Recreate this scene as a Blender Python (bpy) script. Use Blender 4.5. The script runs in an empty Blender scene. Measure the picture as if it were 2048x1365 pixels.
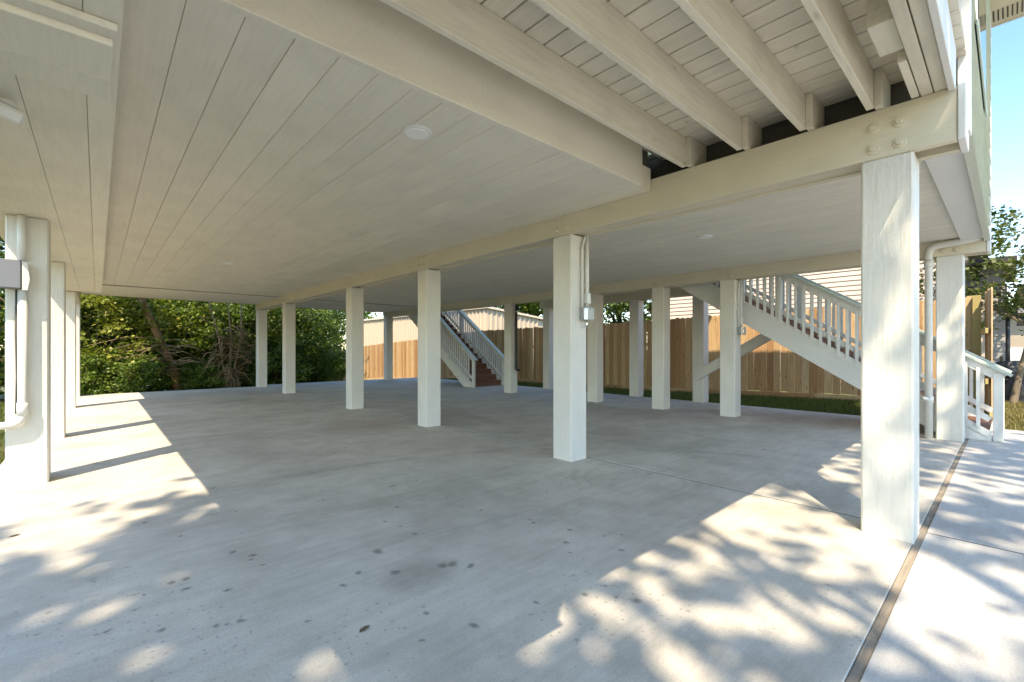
import bpy, bmesh, math, random
import numpy as np
from mathutils import Vector, Matrix, Quaternion

# ------------------------------------------------------------------ camera, sky, sun
H = 1.17                       # metres per unit: all lengths below are in eye heights
SC = bpy.context.scene
COL = SC.collection
YAW = math.atan2(829.0, 908.0)          # vanishing point of the long beams
cam_d = bpy.data.cameras.new('camera'); cam = bpy.data.objects.new('camera', cam_d); COL.objects.link(cam)
cam.location = (0, 0, H); cam.rotation_euler = (math.pi/2, 0, -YAW)
cam_d.sensor_width = 36.0; cam_d.lens = 36.0*908/2048; cam_d.shift_y = 15.5/2048
cam_d.clip_start = 0.05; cam_d.clip_end = 2000
SC.camera = cam

SUN_EL = math.radians(53.0)
sd = Vector((0.80*math.cos(SUN_EL), 0.60*math.cos(SUN_EL), -math.sin(SUN_EL)))   # direction the light travels
w = bpy.data.worlds.new('World'); SC.world = w; w.use_nodes = True
nt = w.node_tree; bg = nt.nodes['Background']
sky = nt.nodes.new('ShaderNodeTexSky'); sky.sky_type = 'NISHITA'; sky.sun_disc = False
sky.sun_elevation = SUN_EL; sky.sun_rotation = math.atan2(-sd.x, -sd.y)
sky.air_density = 0.8; sky.dust_density = 0.3; sky.ozone_density = 2.0
hs = nt.nodes.new('ShaderNodeHueSaturation'); hs.inputs['Saturation'].default_value = 1.2
nt.links.new(sky.outputs[0], hs.inputs['Color']); nt.links.new(hs.outputs[0], bg.inputs[0]); bg.inputs[1].default_value = 0.15
sun_d = bpy.data.lights.new('sun', 'SUN'); sun = bpy.data.objects.new('sun', sun_d); COL.objects.link(sun)
sun_d.energy = 2.0; sun_d.angle = math.radians(0.53); sun_d.color = (1.0, 0.975, 0.94)
sun.rotation_euler = sd.to_track_quat('-Z', 'Y').to_euler(); sun.location = (-10, -10, 20)
SC.view_settings.view_transform = 'Standard'; SC.view_settings.look = 'None'
SC.view_settings.gamma = 1.0; SC.view_settings.use_curve_mapping = False
SC.view_settings.exposure = 2.05
SC.view_settings.use_white_balance = True      # the photograph is balanced for the open shade
SC.view_settings.white_balance_temperature = 8800; SC.view_settings.white_balance_tint = 10
SC.render.engine = 'CYCLES'
SC.cycles.max_bounces = 12; SC.cycles.diffuse_bounces = 8

rnd = random.Random(7)

# ------------------------------------------------------------------ materials
def new_mat(name):
    m = bpy.data.materials.new(name); m.use_nodes = True
    return m, m.node_tree, m.node_tree.nodes['Principled BSDF']
def N(nt, t, **kw):
    n = nt.nodes.new(t)
    for k, v in kw.items():
        if k.startswith('i_'):
            key = k[2:]; key = int(key) if key.isdigit() else key.replace('_', ' ')
            n.inputs[key].default_value = v
        else: setattr(n, k, v)
    return n
def ramp(nt, stops):
    r = nt.nodes.new('ShaderNodeValToRGB'); e = r.color_ramp.elements
    while len(e) < len(stops): e.new(0.5)
    for el, (p, c) in zip(e, stops):
        el.position = p; el.color = (*c, 1) if len(c) == 3 else c
    return r
def coords(nt, scale=(1,1,1), per_object=True, kind='Object'):
    tc = N(nt, 'ShaderNodeTexCoord'); out = tc.outputs[kind]
    if kind == 'World':
        pass
    if per_object:
        oi = N(nt, 'ShaderNodeObjectInfo'); mul = N(nt, 'ShaderNodeMath', operation='MULTIPLY', i_1=57.0)
        nt.links.new(oi.outputs['Random'], mul.inputs[0])
        add = N(nt, 'ShaderNodeVectorMath', operation='ADD')
        nt.links.new(out, add.inputs[0]); nt.links.new(mul.outputs[0], add.inputs[1]); out = add.outputs[0]
    mp = N(nt, 'ShaderNodeMapping'); mp.inputs['Scale'].default_value = scale
    nt.links.new(out, mp.inputs['Vector']); return mp.outputs[0]
def mix(nt, fac, a, b, mode='MIX'):
    m = N(nt, 'ShaderNodeMix', data_type='RGBA', blend_type=mode)
    for sock, v in ((m.inputs[0], fac), (m.inputs[6], a), (m.inputs[7], b)):
        if hasattr(v, 'links') or isinstance(v, bpy.types.NodeSocket): nt.links.new(v, sock)
        else: sock.default_value = (*v, 1) if isinstance(v, tuple) and len(v) == 3 else v
    return m.outputs[2]

def paint(name, col, rough=0.6, grain=(6, 60, 60), bump=0.15, var=0.05, dirt=0.06, knots=False, saw=0.0):
    m, nt, b = new_mat(name)
    v = coords(nt, grain)
    n1 = N(nt, 'ShaderNodeTexNoise', i_Scale=1.0, i_Detail=5.0, i_Roughness=0.6); nt.links.new(v, n1.inputs['Vector'])
    v2 = coords(nt, (1.7, 1.7, 1.7))
    n2 = N(nt, 'ShaderNodeTexNoise', i_Scale=1.0, i_Detail=4.0); nt.links.new(v2, n2.inputs['Vector'])
    c = np.array(col)
    r = ramp(nt, [(0.3, tuple(c*(1-dirt*1.6))), (0.62, tuple(c))]); nt.links.new(n2.outputs[0], r.inputs[0])
    r1 = ramp(nt, [(0.30, (1-dirt*1.2,)*3), (0.55, (1, 1, 1))]); nt.links.new(n1.outputs[0], r1.inputs[0])
    out = mix(nt, 1.0, r.outputs[0], r1.outputs[0], 'MULTIPLY')
    oi = N(nt, 'ShaderNodeObjectInfo'); ro = ramp(nt, [(0, (1-var,)*3), (1, (1, 1, 1))]); nt.links.new(oi.outputs['Random'], ro.inputs[0])
    out = mix(nt, 1.0, out, ro.outputs[0], 'MULTIPLY')
    if knots:
        vk = coords(nt, (2.2, 7, 7))
        vo = N(nt, 'ShaderNodeTexVoronoi', i_Scale=1.0); nt.links.new(vk, vo.inputs['Vector'])
        rk = ramp(nt, [(0.0, (0.42, 0.36, 0.26)), (0.045, (0.7, 0.64, 0.52)), (0.11, (1, 1, 1))]); nt.links.new(vo.outputs['Distance'], rk.inputs[0])
        out = mix(nt, 0.55, out, mix(nt, 1.0, out, rk.outputs[0], 'MULTIPLY'))
    nt.links.new(out, b.inputs['Base Color'])
    b.inputs['Roughness'].default_value = rough
    bp = N(nt, 'ShaderNodeBump', i_Strength=bump, i_Distance=0.01); nt.links.new(n1.outputs[0], bp.inputs['Height'])
    if saw:
        v3 = coords(nt, (9, 9, 70)); n3 = N(nt, 'ShaderNodeTexNoise', i_Scale=1.0, i_Detail=4.0, i_Roughness=0.7, i_Distortion=0.6); nt.links.new(v3, n3.inputs['Vector'])
        bp2 = N(nt, 'ShaderNodeBump', i_Strength=saw, i_Distance=0.008); nt.links.new(n3.outputs[0], bp2.inputs['Height']); nt.links.new(bp.outputs[0], bp2.inputs['Normal'])
        bp = bp2
    nt.links.new(bp.outputs[0], b.inputs['Normal'])
    return m

PAINT = (0.80, 0.765, 0.69)
M = {}
M['post'] = paint('painted_post', (0.76, 0.725, 0.65), 0.55, (45, 45, 5), 0.6, 0.04, 0.05, saw=0.4)
M['beam'] = paint('painted_beam', (0.68, 0.61, 0.47), 0.55, (45, 4, 45), 0.25, 0.02, 0.05)
M['joist'] = paint('painted_joist', (0.76, 0.70, 0.57), 0.6, (4, 40, 40), 0.3, 0.05, 0.10, True)
M['ceil'] = paint('painted_ceiling_board', (0.79, 0.735, 0.625), 0.6, (50, 3, 50), 0.2, 0.05, 0.06)
M['deck'] = paint('painted_deck_board', (0.76, 0.70, 0.59), 0.65, (40, 4, 40), 0.2, 0.06, 0.08, True)
M['white'] = paint('white_paint', (0.74, 0.73, 0.70), 0.5, (20, 20, 20), 0.1, 0.02, 0.03)
M['rail_white'] = paint('white_stair_paint', (0.70, 0.69, 0.65), 0.55, (30, 30, 30), 0.12, 0.04, 0.04)
M['cap'] = paint('sage_cap_paint', (0.50, 0.56, 0.49), 0.5, (20, 20, 20), 0.1, 0.03, 0.05)
M['siding'] = paint('sage_siding', (0.62, 0.66, 0.56), 0.6, (5, 50, 50), 0.2, 0.03, 0.04)
M['soffit'] = paint('cream_soffit', (0.72, 0.66, 0.52), 0.6, (10, 10, 10), 0.05, 0.02, 0.03)
M['pink'] = paint('beige_lap_siding', (0.66, 0.55, 0.47), 0.6, (40, 4, 40), 0.15, 0.04, 0.04)
M['greysiding'] = paint('grey_lap_siding', (0.36, 0.34, 0.33), 0.6, (40, 4, 40), 0.15, 0.04, 0.04)
M['tread'] = paint('brown_stain_tread', (0.23, 0.095, 0.05), 0.6, (4, 50, 50), 0.25, 0.12, 0.12)
M['pvc'] = paint('white_pvc', (0.74, 0.72, 0.67), 0.35, (5, 5, 5), 0.02, 0.02, 0.03)
M['greybox'] = paint('grey_plastic', (0.20, 0.21, 0.24), 0.45, (20, 20, 20), 0.03, 0.02, 0.03)
M['metalbox'] = paint('grey_outlet_metal', (0.33, 0.33, 0.32), 0.4, (20, 20, 20), 0.05, 0.02, 0.08)
M['black'] = paint('black_plastic', (0.018, 0.018, 0.02), 0.45, (20, 20, 20), 0.05, 0.02, 0.03)
M['shed'] = paint('cream_metal_wall', (0.56, 0.44, 0.325), 0.5, (3, 3, 3), 0.02, 0.03, 0.03)
M['shedroof'] = paint('cream_metal_roof', (0.66, 0.56, 0.44), 0.45, (3, 3, 3), 0.02, 0.02, 0.03)
M['darkroof'] = paint('charcoal_shingle', (0.06, 0.06, 0.062), 0.9, (30, 30, 30), 0.6, 0.05, 0.2)
M['roof'] = paint('grey_shingle', (0.17, 0.16, 0.15), 0.9, (30, 30, 30), 0.6, 0.05, 0.2)
M['brick'] = paint('tan_brick', (0.50, 0.40, 0.31), 0.85, (30, 30, 30), 0.3, 0.25, 0.1)
M['brickdark'] = paint('brown_brick', (0.22, 0.12, 0.07), 0.85, (30, 30, 30), 0.3, 0.25, 0.1)
M['mortar'] = paint('mortar', (0.62, 0.58, 0.50), 0.9, (40, 40, 40), 0.3, 0.03, 0.06)
M['silt'] = paint('black_silt_fabric', (0.022, 0.022, 0.024), 0.5, (6, 6, 14), 0.5, 0.02, 0.1)
M['pine'] = paint('treated_pine', (0.50, 0.40, 0.17), 0.7, (30, 30, 3), 0.2, 0.08, 0.08, True)
M['bark'] = paint('bark', (0.16, 0.115, 0.075), 0.95, (14, 14, 3), 0.9, 0.15, 0.25)
M['palebark'] = paint('pale_bark', (0.30, 0.23, 0.16), 0.95, (14, 14, 3), 0.9, 0.15, 0.25)
M['redbark'] = paint('reddish_bark', (0.28, 0.155, 0.08), 0.95, (14, 14, 3), 0.9, 0.1, 0.25)
M['deadwood'] = paint('dead_brush', (0.38, 0.28, 0.18), 0.95, (14, 14, 3), 0.6, 0.2, 0.25)
M['fallen'] = paint('fallen_leaf', (0.14, 0.11, 0.05), 0.7, (30, 30, 30), 0.2, 0.2, 0.1)
M['strip'] = paint('weathered_strip', (0.42, 0.35, 0.27), 0.9, (4, 50, 50), 0.6, 0.12, 0.25)
M['joint'] = paint('joint_filler', (0.10, 0.085, 0.065), 0.95, (30, 4, 30), 0.6, 0.1, 0.25)
M['inner'] = paint('void_shade_dark', (0.10, 0.09, 0.075), 0.9, (5, 5, 5), 0.05, 0.02, 0.03)  # near-black paints in the shade of the unlit void; vents and cable share it

def glass_mat():
    m, nt, b = new_mat('window_glass'); b.inputs['Base Color'].default_value = (0.03, 0.04, 0.045, 1)
    b.inputs['Roughness'].default_value = 0.05; b.inputs['Metallic'].default_value = 0.0
    return m
M['glass'] = glass_mat()
def clear_mat():
    m, nt, b = new_mat('clear_cover'); b.inputs['Base Color'].default_value = (0.8, 0.82, 0.82, 1)
    b.inputs['Roughness'].default_value = 0.12; b.inputs['Transmission Weight'].default_value = 0.75; b.inputs['IOR'].default_value = 1.3
    return m
M['clear'] = clear_mat()
def lens_mat():
    m, nt, b = new_mat('frosted_lens'); b.inputs['Base Color'].default_value = (0.82, 0.82, 0.80, 1); b.inputs['Roughness'].default_value = 0.35
    return m
M['lens'] = lens_mat()

def concrete(name, base=(0.65, 0.60, 0.52), spots=True):
    m, nt, b = new_mat(name)
    g = N(nt, 'ShaderNodeNewGeometry')
    def noise(scale, detail=6, rough=0.6, vec=(1,1,1)):
        mp = N(nt, 'ShaderNodeMapping'); mp.inputs['Scale'].default_value = vec; nt.links.new(g.outputs['Position'], mp.inputs[0])
        n = N(nt, 'ShaderNodeTexNoise', i_Scale=scale, i_Detail=detail, i_Roughness=rough); nt.links.new(mp.outputs[0], n.inputs['Vector']); return n.outputs[0]
    c = np.array(base)
    r = ramp(nt, [(0.30, tuple(c*0.76)), (0.5, tuple(c)), (0.70, tuple(c*1.12))]); nt.links.new(noise(0.55, 6, 0.62), r.inputs[0])
    r2 = ramp(nt, [(0.36, (0.74, 0.72, 0.69)), (0.58, (1, 1, 1))]); nt.links.new(noise(2.6, 8, 0.68), r2.inputs[0])
    out = mix(nt, 0.65, r.outputs[0], mix(nt, 1.0, r.outputs[0], r2.outputs[0], 'MULTIPLY'))
    # warm dusty drag marks
    r3 = ramp(nt, [(0.56, (0, 0, 0)), (0.75, (1, 1, 1))]); nt.links.new(noise(0.8, 4, 0.6, (0.5, 2.2, 1)), r3.inputs[0])
    wm = N(nt, 'ShaderNodeMath', operation='MULTIPLY', i_1=0.55); nt.links.new(r3.outputs[0], wm.inputs[0])
    out = mix(nt, wm.outputs[0], out, (0.40, 0.34, 0.28))
    # trowel streaks
    r5 = ramp(nt, [(0.38, (0.90, 0.90, 0.90)), (0.58, (1, 1, 1))]); nt.links.new(noise(3.0, 6, 0.7, (0.6, 6.0, 1)), r5.inputs[0])
    out = mix(nt, 1.0, out, r5.outputs[0], 'MULTIPLY')
    if spots:
        for scale, lo, hi, amt, gate in ((2.6, 0.02, 0.085, 0.65, 0.52), (7.0, 0.03, 0.11, 0.6, 0.50), (19.0, 0.05, 0.15, 0.5, 0.48)):
            vo = N(nt, 'ShaderNodeTexVoronoi', voronoi_dimensions='2D', i_Scale=scale); nt.links.new(g.outputs['Position'], vo.inputs['Vector'])
            ad = N(nt, 'ShaderNodeMath', operation='MULTIPLY_ADD', i_1=0.09, i_2=-0.045)
            nt.links.new(noise(scale*5, 3), ad.inputs[0])
            sm = N(nt, 'ShaderNodeMath', operation='ADD'); nt.links.new(vo.outputs['Distance'], sm.inputs[0]); nt.links.new(ad.outputs[0], sm.inputs[1])
            rs = ramp(nt, [(lo, (1, 1, 1)), (hi, (0, 0, 0))]); nt.links.new(sm.outputs[0], rs.inputs[0])
            # only a share of the cells carries a spot, in patches
            sep = N(nt, 'ShaderNodeSeparateColor'); nt.links.new(vo.outputs['Color'], sep.inputs[0])
            gt = N(nt, 'ShaderNodeMath', operation='GREATER_THAN', i_1=0.62); nt.links.new(sep.outputs[0], gt.inputs[0])
            rg = ramp(nt, [(gate, (0, 0, 0)), (gate+0.1, (1, 1, 1))]); nt.links.new(noise(0.62, 3), rg.inputs[0])
            a = N(nt, 'ShaderNodeMath', operation='MULTIPLY'); nt.links.new(rs.outputs[0], a.inputs[0]); nt.links.new(gt.outputs[0], a.inputs[1])
            a2 = N(nt, 'ShaderNodeMath', operation='MULTIPLY'); nt.links.new(a.outputs[0], a2.inputs[0]); nt.links.new(rg.outputs[0], a2.inputs[1])
            a3 = N(nt, 'ShaderNodeMath', operation='MULTIPLY', i_1=amt); nt.links.new(a2.outputs[0], a3.inputs[0])
            out = mix(nt, a3.outputs[0], out, (0.10, 0.10, 0.09))
    if spots:
        # oil drips and smears, each with a place and shape of its own
        nv = N(nt, 'ShaderNodeTexNoise', i_Scale=14.0, i_Detail=4.0); nt.links.new(g.outputs['Position'], nv.inputs['Vector'])
        wob = N(nt, 'ShaderNodeVectorMath', operation='MULTIPLY_ADD'); nt.links.new(nv.outputs['Color'], wob.inputs[0])
        wob.inputs[1].default_value = (0.07, 0.07, 0); wob.inputs[2].default_value = (-0.035, -0.035, 0)
        pw = N(nt, 'ShaderNodeVectorMath', operation='ADD'); nt.links.new(g.outputs['Position'], pw.inputs[0]); nt.links.new(wob.outputs[0], pw.inputs[1])
        def blobs(lst, soft, col, amt):
            nonlocal out
            last = None
            for x, y, r in lst:
                d = N(nt, 'ShaderNodeVectorMath', operation='DISTANCE'); nt.links.new(pw.outputs[0], d.inputs[0]); d.inputs[1].default_value = (x*H, y*H, 0)
                q = N(nt, 'ShaderNodeMath', operation='DIVIDE', i_1=r*(0.8 if r < .1 else 1.0)); nt.links.new(d.outputs['Value'], q.inputs[0])
                if last is None: last = q.outputs[0]
                else:
                    mn = N(nt, 'ShaderNodeMath', operation='MINIMUM'); nt.links.new(last, mn.inputs[0]); nt.links.new(q.outputs[0], mn.inputs[1]); last = mn.outputs[0]
            rr_ = ramp(nt, [(0.0, (amt,)*3), (soft, (amt*.75,)*3), (1.0, (0, 0, 0))]); nt.links.new(last, rr_.inputs[0])
            out = mix(nt, rr_.outputs[0], out, col)
        rs = random.Random(11)
        drips = [(1.219, 1.746, .05), (1.177, 1.765, .045), (1.024, 2.093, .05), (.859, 1.966, .035), (.983, 1.853, .045), (1.271, 1.679, .035), (.923, 1.486, .03), (1.007, 1.308, .028), (.774, 1.898, .025), (.49, 2.574, .035), (.272, 2.313, .035), (.29, 2.414, .035), (.237, 2.416, .03), (.398, 2.187, .03), (.553, 2.465, .035), (.163, 2.023, .03), (.02, 2.154, .028), (.395, 1.908, .03), (1.93, 1.64, .03), (1.85, 1.85, .03), (1.784, 1.548, .025), (1.463, 1.163, .028), (1.92, 1.306, .025), (1.282, 1.255, .025)]
        drips += [(rs.uniform(0.1, 2.6), rs.uniform(1.2, 3.4), rs.uniform(.014, .026)) for _ in range(26)]
        blobs([(1.05, 1.77, .22), (1.12, 1.78, .17), (0.98, 1.76, .16)], 0.45, (0.22, 0.20, 0.17), 0.45)
        blobs(drips, 0.5, (0.12, 0.115, 0.10), 0.75)
        blobs([(6.37, 3.87, .75), (6.2, 4.75, .7), (6.46, 2.95, .6), (4.6, 3.2, .5), (2.6, 5.6, .9)], 0.5, (0.38, 0.29, 0.22), 0.42)
        # tyre scuffs: faint arcs
        for cx_, cy_, R_, wd in ((3.05, 1.95, .46, .05), (3.05, 1.95, .37, .035), (1.2, 0.2, 3.6, .09)):
            d = N(nt, 'ShaderNodeVectorMath', operation='DISTANCE'); nt.links.new(g.outputs['Position'], d.inputs[0]); d.inputs[1].default_value = (cx_*H, cy_*H, 0)
            sb = N(nt, 'ShaderNodeMath', operation='SUBTRACT', i_1=R_*H); nt.links.new(d.outputs['Value'], sb.inputs[0])
            ab = N(nt, 'ShaderNodeMath', operation='ABSOLUTE'); nt.links.new(sb.outputs[0], ab.inputs[0])
            dv = N(nt, 'ShaderNodeMath', operation='DIVIDE', i_1=wd); nt.links.new(ab.outputs[0], dv.inputs[0])
            ra_ = ramp(nt, [(0.0, (1, 1, 1)), (1.0, (0, 0, 0))]); nt.links.new(dv.outputs[0], ra_.inputs[0])
            gt_ = ramp(nt, [(0.42, (0, 0, 0)), (0.62, (.38,)*3)]); nt.links.new(noise(1.7, 5), gt_.inputs[0])
            out = mix(nt, mix(nt, 1.0, ra_.outputs[0], gt_.outputs[0], 'MULTIPLY'), out, (0.27, 0.25, 0.22))
    r4 = ramp(nt, [(0.35, (0.86, 0.86, 0.86)), (0.6, (1, 1, 1))]); nt.links.new(noise(110, 2), r4.inputs[0])
    out = mix(nt, 1.0, out, r4.outputs[0], 'MULTIPLY')
    nt.links.new(out, b.inputs['Base Color']); b.inputs['Roughness'].default_value = 0.7
    bp = N(nt, 'ShaderNodeBump', i_Strength=0.25, i_Distance=0.004); nt.links.new(noise(60, 5), bp.inputs['Height']); nt.links.new(bp.outputs[0], b.inputs['Normal'])
    return m
M['concrete'] = concrete('carport_concrete')
M['drive'] = concrete('drive_concrete', (0.63, 0.605, 0.565), False)

def wood_fence():
    m, nt, b = new_mat('cedar_picket')
    oi = N(nt, 'ShaderNodeObjectInfo')
    r = ramp(nt, [(0.0, (0.36, 0.19, 0.085)), (0.35, (0.48, 0.285, 0.14)), (0.7, (0.56, 0.37, 0.20)), (1.0, (0.60, 0.45, 0.26))])
    nt.links.new(oi.outputs['Random'], r.inputs[0])
    v = coords(nt, (45, 45, 2.2)); n = N(nt, 'ShaderNodeTexNoise', i_Scale=1.0, i_Detail=6.0, i_Roughness=0.65, i_Distortion=0.8); nt.links.new(v, n.inputs['Vector'])
    r2 = ramp(nt, [(0.32, (0.62, 0.55, 0.48)), (0.6, (1, 1, 1))]); nt.links.new(n.outputs[0], r2.inputs[0])
    out = mix(nt, 0.8, r.outputs[0], mix(nt, 1.0, r.outputs[0], r2.outputs[0], 'MULTIPLY'))
    vk = coords(nt, (9, 9, 2.3)); vo = N(nt, 'ShaderNodeTexVoronoi', i_Scale=1.0); nt.links.new(vk, vo.inputs['Vector'])
    rk = ramp(nt, [(0.0, (0.25, 0.18, 0.12)), (0.06, (0.45, 0.35, 0.28)), (0.13, (1, 1, 1))]); nt.links.new(vo.outputs['Distance'], rk.inputs[0])
    out = mix(nt, 1.0, out, rk.outputs[0], 'MULTIPLY')
    nt.links.new(out, b.inputs['Base Color']); b.inputs['Roughness'].default_value = 0.75
    bp = N(nt, 'ShaderNodeBump', i_Strength=0.3, i_Distance=0.005); nt.links.new(n.outputs[0], bp.inputs['Height']); nt.links.new(bp.outputs[0], b.inputs['Normal'])
    return m
M['fence'] = wood_fence()

def leaf_mat(name, c1, c2, trans=0.35):
    m, nt, b = new_mat(name)
    at = N(nt, 'ShaderNodeAttribute', attribute_name='tint')
    r = ramp(nt, [(0.0, c1), (1.0, c2)]); nt.links.new(at.outputs['Fac'], r.inputs[0])
    nt.links.new(r.outputs[0], b.inputs['Base Color']); b.inputs['Roughness'].default_value = 0.5
    tr = N(nt, 'ShaderNodeBsdfTranslucent'); nt.links.new(mix(nt, 1.0, r.outputs[0], (1.0, 1.1, 0.5), 'MULTIPLY'), tr.inputs[0])
    ms = N(nt, 'ShaderNodeMixShader', i_0=trans); nt.links.new(b.outputs[0], ms.inputs[1]); nt.links.new(tr.outputs[0], ms.inputs[2])
    nt.links.new(ms.outputs[0], nt.nodes['Material Output'].inputs['Surface'])
    return m
M['leaf_green'] = leaf_mat('leaf_mid_green', (0.045, 0.10, 0.014), (0.22, 0.30, 0.055))
M['leaf_dark'] = leaf_mat('leaf_dark_green', (0.028, 0.065, 0.014), (0.14, 0.21, 0.045))
M['leaf_yellow'] = leaf_mat('leaf_yellow_green', (0.10, 0.15, 0.016), (0.38, 0.39, 0.08))
M['leaf_brown'] = leaf_mat('leaf_dry_brown', (0.11, 0.065, 0.030), (0.26, 0.18, 0.09))
M['leaf_olive'] = leaf_mat('leaf_olive', (0.050, 0.070, 0.016), (0.16, 0.19, 0.05))
M['grass'] = leaf_mat('grass_blade', (0.045, 0.085, 0.012), (0.17, 0.19, 0.045), 0.3)
M['drygrass'] = leaf_mat('dry_grass_blade', (0.12, 0.11, 0.03), (0.32, 0.25, 0.10), 0.3)

def ground_mat():
    m, nt, b = new_mat('soil_and_grass')
    g = N(nt, 'ShaderNodeNewGeometry')
    n = N(nt, 'ShaderNodeTexNoise', i_Scale=1.4, i_Detail=7.0, i_Roughness=0.65); nt.links.new(g.outputs['Position'], n.inputs['Vector'])
    r = ramp(nt, [(0.35, (0.055, 0.075, 0.018)), (0.55, (0.10, 0.11, 0.03)), (0.72, (0.17, 0.12, 0.065))]); nt.links.new(n.outputs[0], r.inputs[0])
    nt.links.new(r.outputs[0], b.inputs['Base Color']); b.inputs['Roughness'].default_value = 0.95
    bp = N(nt, 'ShaderNodeBump', i_Strength=0.8, i_Distance=0.03); nt.links.new(n.outputs[0], bp.inputs['Height']); nt.links.new(bp.outputs[0], b.inputs['Normal'])
    return m
M['ground'] = ground_mat()

# ------------------------------------------------------------------ builders
ROOT = {}
def tag(o, label=None, cat=None, group=None, kind=None):
    if label: o['label'] = label
    if cat: o['category'] = cat
    if group: o['group'] = group
    if kind: o['kind'] = kind
    return o
def thing(name, label, cat, loc=(0, 0, 0), group=None):
    o = bpy.data.objects.new(name, None); COL.objects.link(o); o.empty_display_size = 0.1
    o.location = Vector(loc)*H; ROOT[o.name] = Vector(loc)*H
    return tag(o, label, cat, group)
def place(name, me, parent, wloc, rot=None):
    o = bpy.data.objects.new(name, me); COL.objects.link(o)
    base = Vector((0, 0, 0))
    p = parent
    if p is not None:
        o.parent = p; base = ROOT[p.name]
    o.location = Vector(wloc) - base
    ROOT[o.name] = Vector(wloc) if rot is None else Vector(wloc)
    if rot is not None: o.rotation_euler = rot
    return o
CACHE = {}
def box_mesh(sx, sy, sz, mat, bev=0.0):
    key = (round(sx, 4), round(sy, 4), round(sz, 4), mat, bev)
    if key in CACHE: return CACHE[key]
    bm = bmesh.new(); bmesh.ops.create_cube(bm, size=1.0)
    bmesh.ops.scale(bm, vec=(sx, sy, sz), verts=bm.verts)
    if bev: bmesh.ops.bevel(bm, geom=list(bm.edges), offset=bev, segments=1, affect='EDGES')
    me = bpy.data.meshes.new('box'); bm.to_mesh(me); bm.free(); me.materials.append(M[mat]); CACHE[key] = me
    return me
def box(name, parent, x0, x1, y0, y1, z0, z1, mat, bev=0.0):
    """axis-aligned board, given in eye-height units"""
    me = box_mesh((x1-x0)*H, (y1-y0)*H, (z1-z0)*H, mat, bev)
    return place(name, me, parent, Vector(((x0+x1)/2, (y0+y1)/2, (z0+z1)/2))*H)
def mesh_obj(name, parent, verts, faces, mat, smooth=False, origin=None):
    org = Vector(origin)*H if origin is not None else Vector((0, 0, 0))
    me = bpy.data.meshes.new(name); me.from_pydata([tuple(Vector(v)*H-org) for v in verts], [], faces); me.materials.append(M[mat])
    if smooth:
        for p in me.polygons: p.use_smooth = True
    bm = bmesh.new(); bm.from_mesh(me); bmesh.ops.recalc_face_normals(bm, faces=bm.faces); bm.to_mesh(me); bm.free()
    return place(name, me, parent, org)
def prism_x(name, parent, poly, x0, x1, mat, origin=None):
    n = len(poly); v = [(x0, y, z) for y, z in poly]+[(x1, y, z) for y, z in poly]
    f = [tuple(range(n)), tuple(range(2*n-1, n-1, -1))]+[(i, (i+1) % n, n+(i+1) % n, n+i) for i in range(n)]
    if origin is None: origin = ((x0+x1)/2, poly[0][0], poly[0][1])
    return mesh_obj(name, parent, v, f, mat, origin=origin)
def prism_y(name, parent, poly, y0, y1, mat, origin=None):
    n = len(poly); v = [(x, y0, z) for x, z in poly]+[(x, y1, z) for x, z in poly]
    f = [tuple(range(n)), tuple(range(2*n-1, n-1, -1))]+[(i, (i+1) % n, n+(i+1) % n, n+i) for i in range(n)]
    if origin is None: origin = (poly[0][0], (y0+y1)/2, poly[0][1])
    return mesh_obj(name, parent, v, f, mat, origin=origin)
def tube_geo(pts, rads, seg=10):
    pts = [Vector(p) for p in pts]
    if not isinstance(rads, (list, tuple)): rads = [rads]*len(pts)
    V = []; Fc = []; up = Vector((0, 0, 1))
    d0 = (pts[1]-pts[0]).normalized(); a = d0.orthogonal().normalized()
    for i, p in enumerate(pts):
        d = (pts[min(i+1, len(pts)-1)]-pts[max(i-1, 0)]).normalized()
        a = (a-d*a.dot(d)); a = a.normalized() if a.length > 1e-6 else d.orthogonal().normalized()
        b = d.cross(a)
        for k in range(seg):
            t = 2*math.pi*k/seg; V.append(p+(a*math.cos(t)+b*math.sin(t))*rads[i])
        if i:
            o = (i-1)*seg
            for k in range(seg): Fc.append((o+k, o+(k+1) % seg, o+seg+(k+1) % seg, o+seg+k))
    Fc.append(tuple(range(seg-1, -1, -1))); Fc.append(tuple(range(len(V)-seg, len(V))))
    return V, Fc
def tube(name, parent, pts, rads, mat, seg=12):
    V, Fc = tube_geo(pts, rads, seg); return mesh_obj(name, parent, V, Fc, mat, True, origin=pts[0])
def bend(pts, r=0.06, n=5):
    """round the corners of a polyline"""
    P = [Vector(p) for p in pts]; out = [P[0]]
    for i in range(1, len(P)-1):
        a = (P[i-1]-P[i]); b = (P[i+1]-P[i]); ra = min(r, a.length*.45, b.length*.45)
        s = P[i]+a.normalized()*ra; e = P[i]+b.normalized()*ra
        for k in range(n+1):
            t = k/n; out.append(s*(1-t)**2+P[i]*2*t*(1-t)+e*t*t)
    out.append(P[-1]); return out
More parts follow.
